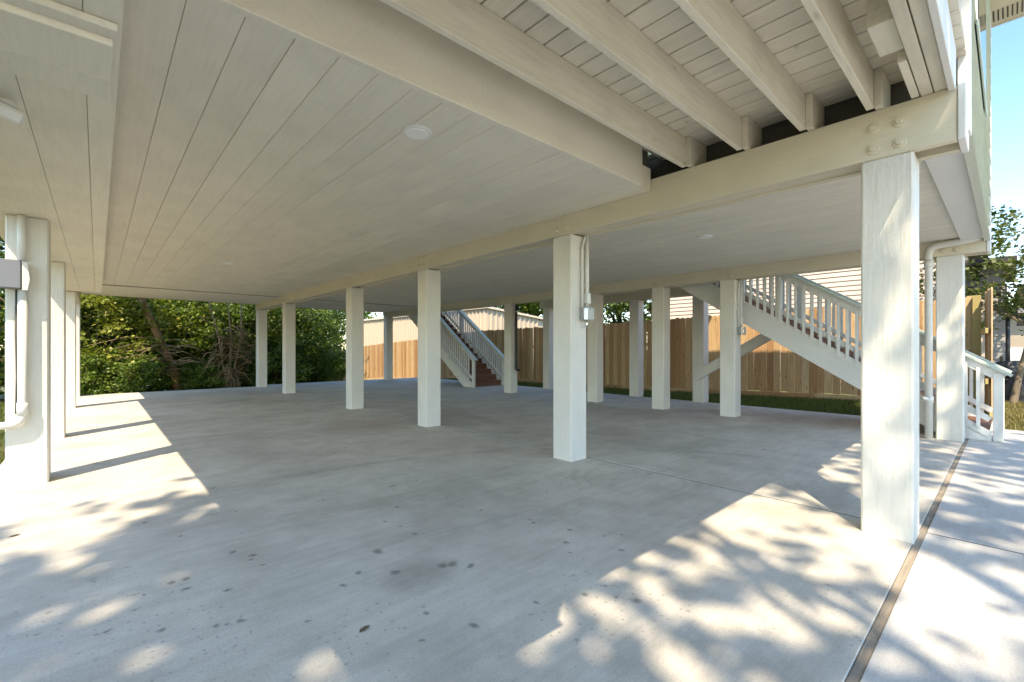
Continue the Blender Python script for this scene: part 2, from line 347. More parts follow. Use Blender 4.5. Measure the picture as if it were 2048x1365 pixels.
def disc_mesh(r, h, mat, seg=20, axis='Z', bev=0.0):
    key = ('disc', round(r, 4), round(h, 4), mat, seg, axis)
    if key in CACHE: return CACHE[key]
    bm = bmesh.new(); bmesh.ops.create_cone(bm, cap_ends=True, segments=seg, radius1=r, radius2=r*0.92, depth=h)
    if axis == '-Z': bmesh.ops.rotate(bm, matrix=Matrix.Rotation(math.pi, 3, 'X'), verts=bm.verts)
    if axis == '-X': bmesh.ops.rotate(bm, matrix=Matrix.Rotation(-math.pi/2, 3, 'Y'), verts=bm.verts)
    if axis == '-Y': bmesh.ops.rotate(bm, matrix=Matrix.Rotation(math.pi/2, 3, 'X'), verts=bm.verts)
    me = bpy.data.meshes.new('disc'); bm.to_mesh(me); bm.free(); me.materials.append(M[mat]); CACHE[key] = me
    return me
def obeam(name, parent, a, b, wx, t, mat, bev=0.0):
    """square bar from a to b (in a Y-Z plane): wx wide along X, t deep"""
    a = Vector(a)*H; b = Vector(b)*H; d = b-a
    me = box_mesh(wx*H, d.length, t*H, mat, bev)
    return place(name, me, parent, (a+b)/2, (math.atan2(d.z, d.y), 0, 0))

# ------------------------------------------------------------------ ground
def gz(Y):
    ys = [-50, 0.2, 1.75, 3.8, 6.5, 10, 12.7, 17, 21.7, 25.6, 40, 200]
    zs = [0.08, 0.06, 0.06, 0.0, -0.06, -0.08, -0.11, -0.36, -0.59, -0.90, -1.2, -1.2]
    return float(np.interp(Y, ys, zs))
def ground_z(X, Y):
    base = gz(Y)
    low = min(base, -0.07)
    if X > 8.45:
        t = min(1.0, (X-8.45)/1.3); edge = min(-0.03, base) if Y > 1.0 else -0.012
        return edge*(1-t)+base*t
    if X < -0.75 or Y > 14.2: return low
    return min(low, -0.16)
def make_ground():
    xs = np.concatenate([np.linspace(-400, -20, 12), np.linspace(-12, -0.76, 10), [-0.72, 8.44], np.linspace(8.46, 14, 24), np.linspace(16, 40, 8), np.linspace(60, 600, 10)])
    ys = np.concatenate([np.linspace(-400, -20, 10), np.linspace(-12, 14, 40), [14.25], np.linspace(15, 40, 26), np.linspace(60, 700, 10)])
    V = [(x, y, ground_z(x, y)) for y in ys for x in xs]; n = len(xs)
    Fc = [(j*n+i, j*n+i+1, (j+1)*n+i+1, (j+1)*n+i) for j in range(len(ys)-1) for i in range(n-1)]
    o = mesh_obj('ground', None, V, Fc, 'ground', True); tag(o, kind='structure')
make_ground()

# concrete: four panels with real joints between them and a wooden expansion strip
slab = bpy.data.objects.new('concrete_slab', None); COL.objects.link(slab); ROOT[slab.name] = Vector((0, 0, 0)); tag(slab, kind='structure')
JX, JY = 3.34, 0.32
SR, SL = 8.42, -0.62
g_ = 0.013
box('slab_panel', slab, SL, JX-g_, JY+0.0165, 13.45, -0.14, 0, 'concrete', 0.003)
box('slab_panel', slab, JX+g_, SR, JY+0.0165, 13.95, -0.14, 0, 'concrete', 0.003)
box('slab_panel', slab, SL-2.5, JX-g_, -9, JY-0.0165, -0.14, 0, 'drive', 0.003)
box('slab_panel', slab, JX+g_, SR-0.1, -9, JY-0.0165, -0.14, 0, 'drive', 0.003)
xs = [-3.1, -1.4, 0.3, 2.0, 3.19, 4.6, 6.3, 8.3]
for a, b in zip(xs[:-1], xs[1:]):
    box('expansion_strip', slab, a+.002, b-.002, JY-0.0145, JY+0.0145, -0.12, -0.006, 'strip', 0.002)

ys = [-9, -4.4, 0.295, 0.345, 2.9, 5.4, 8.1, 10.8, 13.4]
for a, b in zip(ys[:-1], ys[1:]):
    if b-a > .1: box('expansion_strip', slab, JX-0.0115, JX+0.0115, a+.002, b-.002, -0.12, -0.005, 'joint', 0.001)

# ------------------------------------------------------------------ the house on posts
house = thing('stilt_house', 'pale sage house raised on thick white posts over the concrete carport', 'house', (3.2, 7.0, 0))
PW = 0.22
BB, BT = 2.02, 2.28        # beam bottom and top
CZ = 2.19                  # ceiling level
P_Y = [0.33, 2.61, 5.0, 7.32, 10.88, 13.2]
Q_Y = [0.33, 2.70, 3.83, 5.19, 7.58, 10.75, 13.5]
S_Y = [3.82, 5.2, 7.72, 13.55]
L_Y = [4.85, 7.14, 10.63, 13.12]
POSTS = {}
for row, x, ys, top in (('P', 3.09, P_Y, BB), ('Q', 6.87, Q_Y, BB), ('S', 8.30, S_Y, BB), ('L', -0.49, L_Y, 1.97)):
    for y in ys:
        if row == 'Q' and y == 10.75: continue
        POSTS[row, y] = box('post', house, x, x+PW-(0.01 if row == 'S' else 0), y, y+PW, -0.02, top, 'post', 0.011)
def beam_pair(x, y0, y1, rows, zb=BB, zt=BT, bolts=True):
    bl = box('beam', house, x-0.003, x+0.05, y0, y1, zb, zt, 'beam', 0.004)
    box('beam', house, x+PW-0.05, x+PW+0.003, y0, y1, zb, zt, 'beam', 0.004)
    # closed underside, set back between the two planks
    box('beam_soffit', house, x+0.05, x+PW-0.05, y0+0.19, y1-0.02, zb+0.012, zb+0.03, 'beam')
    box('beam_cap', house, x+0.05, x+PW-0.05, y0+0.02, y0+0.19, zb+0.10, zb+0.12, 'beam')
    box('beam_end', house, x-0.012, x+PW+0.012, y0-0.03, y0-0.001, zb-0.004, zt+0.004, 'white', 0.004)
    if bolts:
        for y in rows:
            for dy in (0.055, 0.165):
                for dz in (0.055, 0.165):
                    wl = Vector((x-0.003, y+dy, zb+dz))*H
                    wsh = place('washer', disc_mesh(0.030*H, 0.008, 'beam', 14, '-X'), bl, wl+Vector((-0.004, 0, 0)))
                    place('bolt_head', disc_mesh(0.017*H, 0.018, 'beam', 6, '-X'), bl, wl+Vector((-0.016, 0, 0)))
beam_pair(3.09, 0.17, 13.45, P_Y)
beam_pair(6.87, 0.16, 13.75, Q_Y)
beam_pair(8.30, 3.62, 8.05, S_Y[:3])
beam_pair(8.30, 12.9, 13.85, [])
# left edge: boxed beam with three soffit boards, then the bare beam at the far end
for a, b in ((-0.62, -0.2158), (-0.2142, -0.0318), (-0.0302, 0.055)):
    box('soffit_board', house, a, b, 0.20, 10.62, 1.97, 1.985, 'ceil', 0.002)
box('edge_beam', house, -0.60, 0.04, 0.21, 10.62, 1.9865, 2.30, 'beam')
box('edge_beam', house, -0.49, -0.27, 10.625, 13.35, 1.97, 2.30, 'beam', 0.004)
# boxed cross beam on the left edge
box('cross_beam_board', house, -0.62, 0.035, 1.85, 2.088, 1.925, 1.9685, 'ceil', 0.004)
box('cross_beam_board', house, -0.62, 0.035, 2.092, 2.27, 1.925, 1.9685, 'ceil', 0.004)
box('cross_beam_trim', house, -0.62, 0.045, 1.79, 1.848, 1.945, 1.9685, 'ceil', 0.004)
# ceilings: grooved boards, each its own piece
def ceiling(x0, x1, y0, y1, z, step, mat='ceil', gap=0.002, th=0.014):
    n = max(1, round((x1-x0)/step)); s = (x1-x0)/n
    for i in range(n):
        dz = rnd.uniform(0, 0.0022)
        box('ceiling_board', house, x0+i*s+gap/2*rnd.uniform(.6, 1.6), x0+(i+1)*s-gap/2, y0, y1, z+dz, z+th+dz, mat, 0.0025)
def ceiling_cross(x0, x1, y0, y1, z, step, mat='ceil', gap=0.006, th=0.014):
    n = max(1, round((y1-y0)/step)); s = (y1-y0)/n
    for i in range(n):
        box('ceiling_board', house, x0, x1, y0+i*s+gap/2, y0+(i+1)*s-gap/2, z, z+th, mat, 0.0025)
ceiling(0.056, 3.086, 1.845, 11.28, CZ, 0.168)
ceiling_cross(-0.26, 3.086, 11.29, 13.42, CZ-0.02, 0.118)
ceiling(3.315, 6.866, 0.36, 11.28, CZ, 0.118, gap=0.0045)
ceiling_cross(3.315, 6.866, 11.29, 13.7, CZ-0.02, 0.118)
FY_ = 0.150
box('trim_board', house, 3.315, 6.866, FY_+0.031, 0.352, CZ-0.03, CZ+0.01, 'white', 0.003)
box('floor_light_block', house, -0.25, 3.084, 1.85, 13.4, CZ+0.017, 2.528, 'inner')  # solid infill added to stop light leaking in above the ceiling boards
box('floor_light_block', house, 3.318, 6.864, 0.20, 13.7, CZ+0.017, 2.528, 'inner')
# boxed fascia where the ceiling meets the open deck
box('fascia_board', house, 0.05, 2.93, 1.80, 1.842, CZ-0.006, 2.480, 'ceil', 0.004)
box('blocking', house, 2.945, 3.084, 1.825, 1.845, CZ+0.0, 2.36, 'joist', 0.003)
# open deck: joists and boards
DZ = 2.483
for yf in (0.52, 0.835, 1.19, 1.565):
    box('joist', house, -0.58, 3.062, yf-0.034, yf, BT+0.002, DZ-0.002, 'joist', 0.003)
    box('joist', house, 3.045, 3.30, yf-0.0695, yf-0.0350, BT+0.002, DZ-0.002, 'joist', 0.003)
for a, b, x0 in ((0.205, 0.252, -0.58), (0.257, 0.303, -0.58)):
    box('rim_joist', house, x0, 3.10, a, b, BT+0.002, DZ-0.002, 'joist', 0.003)
box('rim_joist', house, 2.66, 3.09, 0.308, 0.34, BT+0.004, DZ-0.05, 'joist', 0.003)
box('deck_block', house, 2.33, 2.60, 0.308, 0.395, BT+0.03, DZ-0.002, 'joist', 0.004)
box('rim_fascia', house, -0.60, 3.12, 0.176, 0.202, BT-0.02, DZ-0.002, 'white', 0.003)
n = 30; s = (3.30+0.60)/n
for i in range(n):
    box('deck_board', house, -0.60+i*s+0.0042, -0.60+(i+1)*s-0.0042, 0.145, 1.84, DZ, DZ+0.026, 'deck', 0.003)
box('deck_light_block', house, -0.61, 3.31, 0.15, 1.86, DZ+0.029, DZ+0.04, 'inner')  # backing sheet added to block light through the deck board gaps
# upper walls
WT = 4.66
FY = 0.150
box('wall', house, -0.55, 7.06, 1.95, 13.5, 2.535, WT, 'siding')
box('wall', house, 3.24, 7.06, FY+0.03, 1.94, 2.54, WT, 'siding')
z = 2.13; k = 0
while z < WT-0.03:
    x0, x1, e = 3.34, 7.06, 0.17
    prism_x('siding_board', house, [(FY+0.028, z), (FY-0.018, z), (FY+0.010, min(z+e+0.018, WT)), (FY+0.028, min(z+e+0.018, WT))], x0, x1, 'siding')
    z += e
box('corner_board', house, 3.235, 3.337, FY-0.019, FY+0.029, 2.10, WT, 'white', 0.003)
box('corner_board', house, 7.063, 7.16, FY-0.019, FY+0.12, 2.10, WT, 'white', 0.003)
win = box('window', house, 3.95, 5.45, FY-0.018, FY+0.02, 2.98, 4.30, 'white', 0.004)
box('pane', win, 4.03, 5.37, FY-0.0215, FY-0.0185, 3.06, 4.22, 'glass')
box('sill', win, 3.90, 5.50, FY-0.028, FY-0.016, 2.94, 2.978, 'cap', 0.004)
# roof with vented soffit
EX0, EX1, EY0, EY1 = -1.15, 7.50, -0.33, 14.2
sof = box('roof_soffit', house, EX0+.01, EX1-.01, EY0+.01, EY1-.01, WT+0.004, WT+0.03, 'soffit')
for i in range(34):
    y = -0.24+i*0.035
    box('vent_slot', sof, 7.18, 7.42, y, y+0.012, WT-0.0005, WT+0.003, 'inner')
for i in range(60):
    x = 3.4+i*0.062
    box('vent_slot', sof, x, x+0.02, -0.24, -0.06, WT-0.0005, WT+0.003, 'inner')
for a in ((EX0, EX1, EY0-0.015, EY0+0.008), (EX0, EX1, EY1-0.008, EY1+0.015)):
    box('roof_fascia', house, a[0], a[1], a[2], a[3], WT-0.012, WT+0.12, 'soffit', 0.003)
for a in ((EX0-0.015, EX0+0.008), (EX1-0.008, EX1+0.015)):
    box('roof_fascia', house, a[0], a[1], EY0+0.01, EY1-0.01, WT-0.012, WT+0.12, 'soffit', 0.003)
cxr = (EX0+EX1)/2; rz = WT+0.12; rh = 1.9
V = [(EX0-.03, EY0-.03, rz), (EX1+.03, EY0-.03, rz), (EX1+.03, EY1+.03, rz), (EX0-.03, EY1+.03, rz), (cxr, EY0+4.4, rz+rh), (cxr, EY1-4.4, rz+rh)]
mesh_obj('roof', house, V, [(0, 1, 4), (1, 2, 5, 4), (2, 3, 5), (3, 0, 4, 5), (3, 2, 1, 0)], 'roof', origin=(cxr, 7, rz))
# roof over the side landings
box('porch_roof', house, EX1+0.02, 8.92, 3.0, 13.8, WT+0.002, WT+0.11, 'soffit', 0.004)
for y_ in (3.83, 7.73, 13.56): box('porch_post', house, 8.33, 8.47, y_, y_+0.14, 2.478, WT, 'post', 0.006)
# landing over the side stairs
def landing(y0, y1):
    n = 10; s = (8.50-7.10)/n
    for i in range(n):
        box('landing_board', house, 7.105+i*s+.002, 7.105+(i+1)*s-.002, y0, y1, 2.44, 2.475, 'deck', 0.003)
    yy = y0+0.02
    while yy < y1-0.04:
        box('landing_joist', house, 7.10, 8.50, yy, yy+0.034, BT+0.003, 2.438, 'joist', 0.003); yy += 0.345
landing(3.78, 8.02); landing(12.75, 13.85)
obeam('brace', house, (8.20, 3.90, 0.50), (8.20, 2.35, 1.42), 0.10, 0.16, 'post', 0.004)
obeam('brace', house, (8.20, 12.3, 0.75), (8.20, 10.6, -0.02+0.55), 0.08, 0.12, 'post', 0.004)

# ------------------------------------------------------------------ stairs
def stair(label, Y0, m, x0, x1, zdeck, group, low=0.28):
    t = thing('staircase', label, 'staircase', ((x0+x1)/2, Y0, 0), group)
    nr = 17; rise = zdeck/nr; run = rise/m
    off = rise-0.035
    top = lambda y: off+m*(y-Y0)
    Yt = Y0+(nr-1)*run
    depth = 0.34
    for xs_ in ((x0, x0+0.05), (x1-0.05, x1)):
        yb = Y0+(depth-off)/m
        poly = [(Y0-0.03, 0.0), (Y0-0.03, top(Y0-0.03)), (Yt+0.05, top(Yt+0.05)), (Yt+0.05, top(Yt+0.05)-depth), (yb, 0.0)]
        prism_x('stringer', t, poly, xs_[0], xs_[1], 'rail_white')
    for k in range(nr-1):
        y = Y0+k*run; z = (k+1)*rise
        box('tread', t, x0+0.052, x1-0.052, y-0.02, y+run+0.012, z-0.03, z, 'tread', 0.004)
        box('riser', t, x0+0.052, x1-0.052, y+0.002, y+0.016, z-rise+0.001, z-0.031, 'tread')
    rh = 0.70
    for side, xa in ((-1, x0+0.005), (1, x1-0.045)):
        xc = xa+0.02
        yA, yB = Y0-0.02, Yt
        # newel posts
        for yn in (Y0-0.08, Y0+nr*run*0.528, Yt-0.06):
            zb = 0.0 if yn < Y0 else top(yn)-0.03
            nw = box('newel', t, xa-0.012, xa+0.052, yn-0.040, yn+0.040, zb, top(yn)+rh-0.02, 'rail_white', 0.006)
        obeam('hand_rail', t, (xc, yA-0.1, top(yA-0.1)+rh-0.05), (xc, yB, top(yB)+rh-0.05), 0.034, 0.10, 'rail_white', 0.004)
        obeam('rail_cap', t, (xc, yA-0.16, top(yA-0.16)+rh+0.016), (xc, yB, top(yB)+rh+0.016), 0.125, 0.03, 'cap', 0.004)
        obeam('bottom_rail', t, (xc, yA, top(yA)+0.13), (xc, yB, top(yB)+0.13), 0.034, 0.06, 'rail_white', 0.004)
        y = yA+0.09
        while y < yB-0.05:
            zb, zt = top(y)-0.01, top(y)+rh-0.06
            box('baluster', t, xc-0.050*(-side)-0.016, xc-0.050*(-side)+0.016, y-0.016, y+0.016, zb, round(zb+rh-0.05, 4), 'rail_white')
            y += 0.098
        if side == -1:
            obeam('stringer_trim', t, (x0-0.006, yA, top(yA)-0.03), (x0-0.006, yB, top(yB)-0.03), 0.012, 0.07, 'rail_white')
    return t
stair('white railed staircase with sage hand rail climbing beside the near right posts', 0.16, 0.635, 7.16, 8.24, 2.475, 'side staircases')
stair('white railed staircase with brown risers seen between the middle posts', 9.42, 0.70, 7.16, 8.24, 2.475, 'side staircases')

# ------------------------------------------------------------------ fittings on the posts and ceiling
for x, y, lab in ((1.294, 2.19, 'round white ceiling light nearest the open deck joists'), (1.35, 7.28, 'small round ceiling light far back in the left bay'), (4.75, 2.17, 'round ceiling light in the right bay near the big post')):
    t = thing('ceiling_light', lab, 'light', (x, y, CZ), 'recessed ceiling lights')
    place('trim_ring', disc_mesh(0.082*H, 0.012, 'white', 32, '-Z'), t, Vector((x, y, CZ))*H+Vector((0, 0, -0.006)))
    place('lens', disc_mesh(0.064*H, 0.006, 'lens', 32, '-Z'), t, Vector((x, y, CZ))*H+Vector((0, 0, -0.015)))

def outlet(x, y, z, ztop, label):
    """box with a clear cover on the front (-Y) face of a post, two conduits down from the beam"""
    t = thing('outlet_box', label, 'outlet', (x, y, z), 'outlet boxes on the posts')
    box('back_box', t, x-0.045, x+0.045, y-0.045, y-0.001, z-0.055, z+0.055, 'metalbox', 0.004)
    box('clear_cover', t, x-0.050, x+0.055, y-0.095, y-0.047, z-0.060, z+0.060, 'clear', 0.010)
    tube('conduit', t, bend([(x-0.03, y-0.02, z+0.056), (x-0.03, y-0.02, ztop-0.10), (x+0.0, y-0.02, ztop-0.03), (x+0.02, y-0.02, ztop-0.001)], 0.04), 0.012, 'pvc', 10)
    tube('conduit', t, [(x+0.03, y-0.026, z+0.056), (x+0.03, y-0.026, ztop-0.001)], 0.019, 'pvc', 12)
    box('coupling', t, x+0.004, x+0.056, y-0.052, y-0.002, z+0.09, z+0.19, 'pvc', 0.006)
    tube('cable_loop', t, bend([(x-0.025, y-0.012, z-0.056), (x-0.02, y-0.014, z-0.13), (x+0.028, y-0.014, z-0.13), (x+0.028, y-0.012, z-0.056)], 0.03), 0.006, 'pvc', 8)
    for zz in (ztop-0.15, ztop-0.45):
        box('clip', t, x-0.05, x+0.055, y-0.012, y-0.001, zz, zz+0.015, 'pvc')
outlet(3.25, 2.61, 1.315, BB, 'grey outlet box with clear cover on the post in mid picture')
outlet(6.99, 2.70, 1.265, BB, 'grey outlet box on the post beside the near staircase')

t = thing('black_drain_pipe', 'black pipe running down the post by the far stairs', 'pipe', (6.95, 7.56, 0.4), None)
x, y = 7.0, 7.56
tube('pipe', t, bend([(x+0.03, y-0.03, 2.0), (x+0.01, y-0.03, 1.85), (x, y-0.03, 1.3), (x+0.01, y-0.03, 0.52), (x+0.09, y-0.03, 0.52)], 0.04), 0.030, 'black', 10)
box('strap', t, x-0.02, x+0.05, y-0.062, y-0.001, 1.83, 1.85, 'pvc')

# white downspout beside the near right post
t = thing('downspout', 'white round drain pipe running down beside the near right post', 'pipe', (6.83, 0.60, 0))
tube('pipe', t, bend([(6.84, 0.605, 0.0), (6.84, 0.605, 2.13), (6.84, 0.26, 2.16), (6.855, 0.20, 2.185)], 0.09, 6), 0.035, 'pvc', 16)
tube('coupling', t, [(6.84, 0.605, 1.90), (6.84, 0.605, 1.99)], 0.042, 'pvc', 16)
tube('coupling', t, [(6.84, 0.605, 0.40), (6.84, 0.605, 0.47)], 0.042, 'pvc', 16)
tube('valve', t, [(6.80, 0.605, 0.44), (6.74, 0.63, 0.45), (6.725, 0.635, 0.45)], [0.018, 0.016, 0.024], 'white', 10)

# meter box and conduit on the near left post
yf = 4.85
t = thing('meter_box', 'dark grey electrical box on the near left post', 'electrical box', (-0.47, yf, 1.4))
box('door', t, -0.56, -0.402, yf-0.105, yf-0.004, 1.43, 1.632, 'greybox', 0.006)
box('door', t, -0.72, -0.564, yf-0.105, yf-0.004, 1.43, 1.632, 'greybox', 0.006)
prism_y('side_cover', t, [(-0.398, 1.42), (-0.372, 1.42), (-0.36, 1.50), (-0.372, 1.618), (-0.398, 1.622)], yf-0.10, yf-0.004, 'pvc')
t = thing('conduit', 'white vertical conduit with a bottom elbow on the near left post', 'conduit', (-0.40, yf, 0.4))
tube('pipe', t, bend([(-0.40, yf-0.04, 1.428), (-0.40, yf-0.04, 0.46), (-0.70, yf-0.04, 0.44)], 0.07, 6), 0.026, 'pvc', 14)
tube('coupling', t, [(-0.40, yf-0.04, 0.52), (-0.40, yf-0.04, 0.61)], 0.031, 'pvc', 14)
tube('riser', t, [(-0.405, yf-0.035, 1.64), (-0.405, yf-0.035, 1.965)], 0.024, 'pvc', 14)
tube('cable', t, [(-0.435, yf-0.008, 1.425), (-0.437, yf-0.008, 1.1), (-0.432, yf-0.008, 0.8), (-0.436, yf-0.008, 0.53)], 0.005, 'inner', 6)
# flood light up at the left edge, half out of the frame
t = thing('flood_light', 'white flood light under the left soffit cut by the picture edge', 'light', (-0.27, 2.60, 1.97))
place('base', disc_mesh(0.04*H, 0.03, 'white', 20, '-Z'), t, Vector((-0.275, 2.66, 1.97))*H+Vector((0, 0, -0.016)))
hd = place('lamp_head', box_mesh(0.11, 0.085, 0.06, 'white', 0.012), t, Vector((-0.262, 2.60, 1.915))*H, (0.5, 0.2, 0.4))
tube('arm', t, [(-0.275, 2.66, 1.95), (-0.268, 2.63, 1.93)], 0.014, 'white', 8)

# drain clean-out by the far edge of the slab
t = thing('cleanout_cap', 'tiny white pipe cap standing past the far slab edge', 'pipe cap', (3.9, 13.75, -0.15))
tube('pipe', t, [(3.9, 13.62, -0.16), (3.9, 13.62, 0.06)], 0.03, 'pvc', 12); tube('cap', t, [(3.9, 13.62, 0.06), (3.9, 13.62, 0.09)], 0.04, 'pvc', 12)

# ------------------------------------------------------------------ picket fence along the right side
FX = 9.85
fence = thing('picket_fence', 'tall new cedar picket fence running along the right side yard', 'fence', (FX, 10, 0))
def picket_mesh(h, wd=0.117):
    key = ('picket', round(h, 2))
    if key in CACHE: return CACHE[key]
    hw = wd/2; c = 0.028; t = 0.014
    prof = [(-hw, 0), (hw, 0), (hw, h-c), (hw-c, h), (-hw+c, h), (-hw, h-c)]
    n = 6; V = [(-t, y*1.0, z) for y, z in prof]+[(0, y, z) for y, z in prof]
    Fc = [tuple(range(n-1, -1, -1)), tuple(range(n, 2*n))]+[(i, (i+1) % n, n+(i+1) % n, n+i) for i in range(n)]
    me = bpy.data.meshes.new('picket'); me.from_pydata([tuple(Vector(v)*H) for v in V], [], Fc); me.materials.append(M['fence']); CACHE[key] = me
    return me
y = 0.40; i = 0
while y < 25.55:
    g = gz(y)
    place('picket', picket_mesh(1.60), fence, Vector((FX+rnd.uniform(-.005, .005), y, g+0.135+rnd.uniform(-.016, .016)))*H, (0, rnd.uniform(-.008, .008), 0))
    y += 0.1215
y = 0.34
while y < 25.5:
    y2 = min(y+2.1, 25.6); g1, g2 = gz(y), gz(y2)
    prism_x('rot_board', fence, [(y+.003, g1-0.05), (y2-.003, g2-0.05), (y2-.003, g2+0.13), (y+.003, g1+0.13)], FX-0.038, FX-0.004, 'pine' if y > 30 else 'fence')
    for zz in (0.45, 1.15):
        obeam('fence_rail', fence, (FX+0.025, y+.003, g1+zz), (FX+0.025, y2-.003, g2+zz), 0.035, 0.075, 'pine')
    box('fence_post', fence, FX+0.045, FX+0.12, y-0.037, y+0.037, g1-0.1, g1+1.68, 'pine', 0.003)
    y = y2
# return panel towards the house, seen almost edge-on
ret = thing('fence_return', 'narrow fence wing with yellow pine post seen edge-on at the right', 'fence', (9.4, 0.20, 0.05))
ra = math.atan2(0.085, 0.87)
for i in range(7):
    f_ = (0.058+i*0.1215)/0.87
    place('picket', picket_mesh(1.66), ret, Vector((9.0+0.87*f_, 0.165+0.085*f_, 0.19+rnd.uniform(-.01, .01)))*H, (0, 0, math.pi/2+ra))
c_ = Vector((9.435, 0.2125, 0))
place('rot_board', box_mesh(0.87*H, 0.034*H, 0.155*H, 'pine', 0.003), ret, Vector((c_.x, c_.y-0.004, 0.108))*H, (0, 0, ra))
for zz in (0.55, 1.25):
    place('fence_rail', box_mesh(0.80*H, 0.033*H, 0.075*H, 'pine', 0.003), ret, Vector((c_.x, c_.y+0.034, zz))*H, (0, 0, ra))
box('fence_post', ret, 9.735, 9.83, 0.285, 0.375, 0.0, 1.80, 'pine', 0.004)

# ------------------------------------------------------------------ far metal shed
SX, SY0, SY1, SZ = 14.0, 17.1, 34.0, 2.98
sh = thing('metal_shed', 'cream ribbed metal building behind the fence', 'shed', (16, 22, -0.6))
box('wall', sh, SX+0.03, SX+4.0, SY0+0.03, SY1, -1.2, 2.55, 'shed')
def ribbed(name, p0, p1, z0, zt0, zt1, out):
    """corrugated sheet from p0 to p1 with a top that may slope"""
    p0, p1, out = Vector(p0), Vector(p1), Vector(out); L = (p1-p0).length; n = int(L/0.30); V = []; Fc = []
    prof = []
    for k in range(n):
        for f_, o_ in ((0, 0), (0.55, 0), (0.66, 0.05), (0.89, 0.05)): prof.append(((k+f_)/n, o_))
    prof.append((1, 0))
    for f_, o_ in prof:
        p = p0.lerp(p1, f_)+out*o_; V += [(p.x, p.y, z0), (p.x, p.y, zt0+(zt1-zt0)*f_)]
    for k in range(len(prof)-1): Fc.append((2*k, 2*k+2, 2*k+3, 2*k+1))
    mesh_obj(name, sh, V, Fc, 'shed', origin=(p0.x, p0.y, z0))
ribbed('ribbed_wall', (SX, SY0, 0), (SX, SY1, 0), -1.2, SZ, SZ, (-1, 0, 0))
ribbed('ribbed_wall', (SX, SY0, 0), (SX+3.5, SY0, 0), -1.2, SZ-0.02, SZ-0.34, (0, -1, 0))
prism_y('roof', sh, [(SX-0.14, SZ-0.01), (SX-0.14, SZ+0.09), (SX+4.4, SZ-0.36), (SX+4.4, SZ-0.46)], SY0-0.14, SY1+.1, 'shedroof')

# ------------------------------------------------------------------ neighbour's house
nb = thing('neighbour_house', 'beige lap sided single storey house with dark roof beyond the fence', 'house', (15, 4, 0))
NX, NY0, NY1, NZ = 12.6, 0.75, 7.1, 3.6
box('wall', nb, NX+0.04, NX+6, NY0+0.04, NY1, -0.2, NZ, 'pink')
z = 0.2
while z < NZ:
    e = 0.112
    prism_y('siding_board', nb, [(NX+0.035, z), (NX-0.006, z), (NX+0.016, z+e+0.01), (NX+0.035, z+e+0.01)], NY0, NY1, 'pink')
    z += e
box('corner_board', nb, NX-0.02, NX+0.1, NY1+0.006, NY1+0.04, 0, NZ, 'pink')
V = [(NX-0.35, NY0-0.35, NZ), (NX+6.4, NY0-0.35, NZ), (NX+6.4, NY1+.4, NZ), (NX-0.35, NY1+.4, NZ)]
V += [(v[0], v[1], NZ+0.1) for v in V]+[(NX+3, NY0+2.6, NZ+1.5), (NX+3, NY1-2.6, NZ+1.5)]
mesh_obj('roof', nb, V, [(3, 2, 1, 0), (0, 1, 5, 4), (1, 2, 6, 5), (2, 3, 7, 6), (3, 0, 4, 7), (4, 5, 8), (5, 6, 9, 8), (6, 7, 9), (7, 4, 8, 9)], 'darkroof', origin=(NX, NY0, NZ))
# lower wing
box('wing_wall', nb, 12.84, 16, 0.06, 0.74, 0, 2.6, 'greysiding')
z = 0.2
while z < 2.55:
    prism_y('wing_siding_board', nb, [(12.835, z), (12.795, z), (12.815, z+0.16), (12.835, z+0.16)], 0.05, 0.74, 'greysiding'); z += 0.15
box('wing_roof', nb, 12.45, 16.3, -0.10, 0.735, 2.61, 2.72, 'darkroof', 0.01)
wn = box('window', nb, 13.3, 14.2, 0.03, 0.055, 1.5, 2.3, 'black')
pr = prism_x('porch_roof', nb, [(0.10, 1.98), (0.10, 2.04), (0.75, 2.23), (0.75, 2.15)], 11.9, 12.55, 'darkroof')
box('porch_post', nb, 11.95, 12.05, 0.30, 0.40, 0.0, 2.03, 'pink')

# brick pier, lamps and a further house on the right
bp_ = thing('brick_pier', 'tan brick pier with brown corner bricks right of the fence end', 'brick pier', (13.3, 0.2, 0))
box('core', bp_, 13.02, 13.6, 0.03, 0.40, 0.05, 2.0, 'mortar')
z = 0.08; k = 0
while z < 1.98:
    for j in range(3):
        a = 0.012+j*0.138-(0.06 if k % 2 else 0); b = a+0.13
        a, b = max(a, 0.012), min(b, 0.418)
        if b-a > 0.03:
            box('brick', bp_, 13.0, 13.018, a, b, z, z+0.052, 'brickdark' if rnd.random() < .35 else 'brick')
    z += 0.064; k += 1
lp = thing('lantern_post', 'black lantern post standing right of the brick pier', 'lamp post', (13.0, -0.05, 0))
tube('pole', lp, [(13.0, 0.02, 0.05), (13.0, 0.02, 1.9)], 0.035, 'black', 10)
for dx, dy, z in ((0, -0.05, 1.75), (0.3, -0.16, 1.62)):
    ln = box('lantern', lp, 12.96+dx, 13.06+dx, dy-0.05, dy+0.05, z-0.15, z+0.0, 'glass', 0.003)
    for a, b in ((z, z+0.03), (z-0.17, z-0.152)): box('lantern_plate', ln, 12.94+dx, 13.08+dx, dy-0.07, dy+0.07, a, b, 'black')
    for sx in (12.95, 13.05):
        for sy in (-0.06, 0.04): box('lantern_bar', ln, sx+dx, sx+dx+0.02, dy+sy, dy+sy+0.02, z-0.151, z-0.001, 'black')
box('arm', lp, 12.99, 13.36, -0.20, 0.02, 1.80, 1.83, 'black')
mb = thing('wall_meter', 'black utility box on the lantern post', 'utility box', (13.0, -0.1, 1.7))
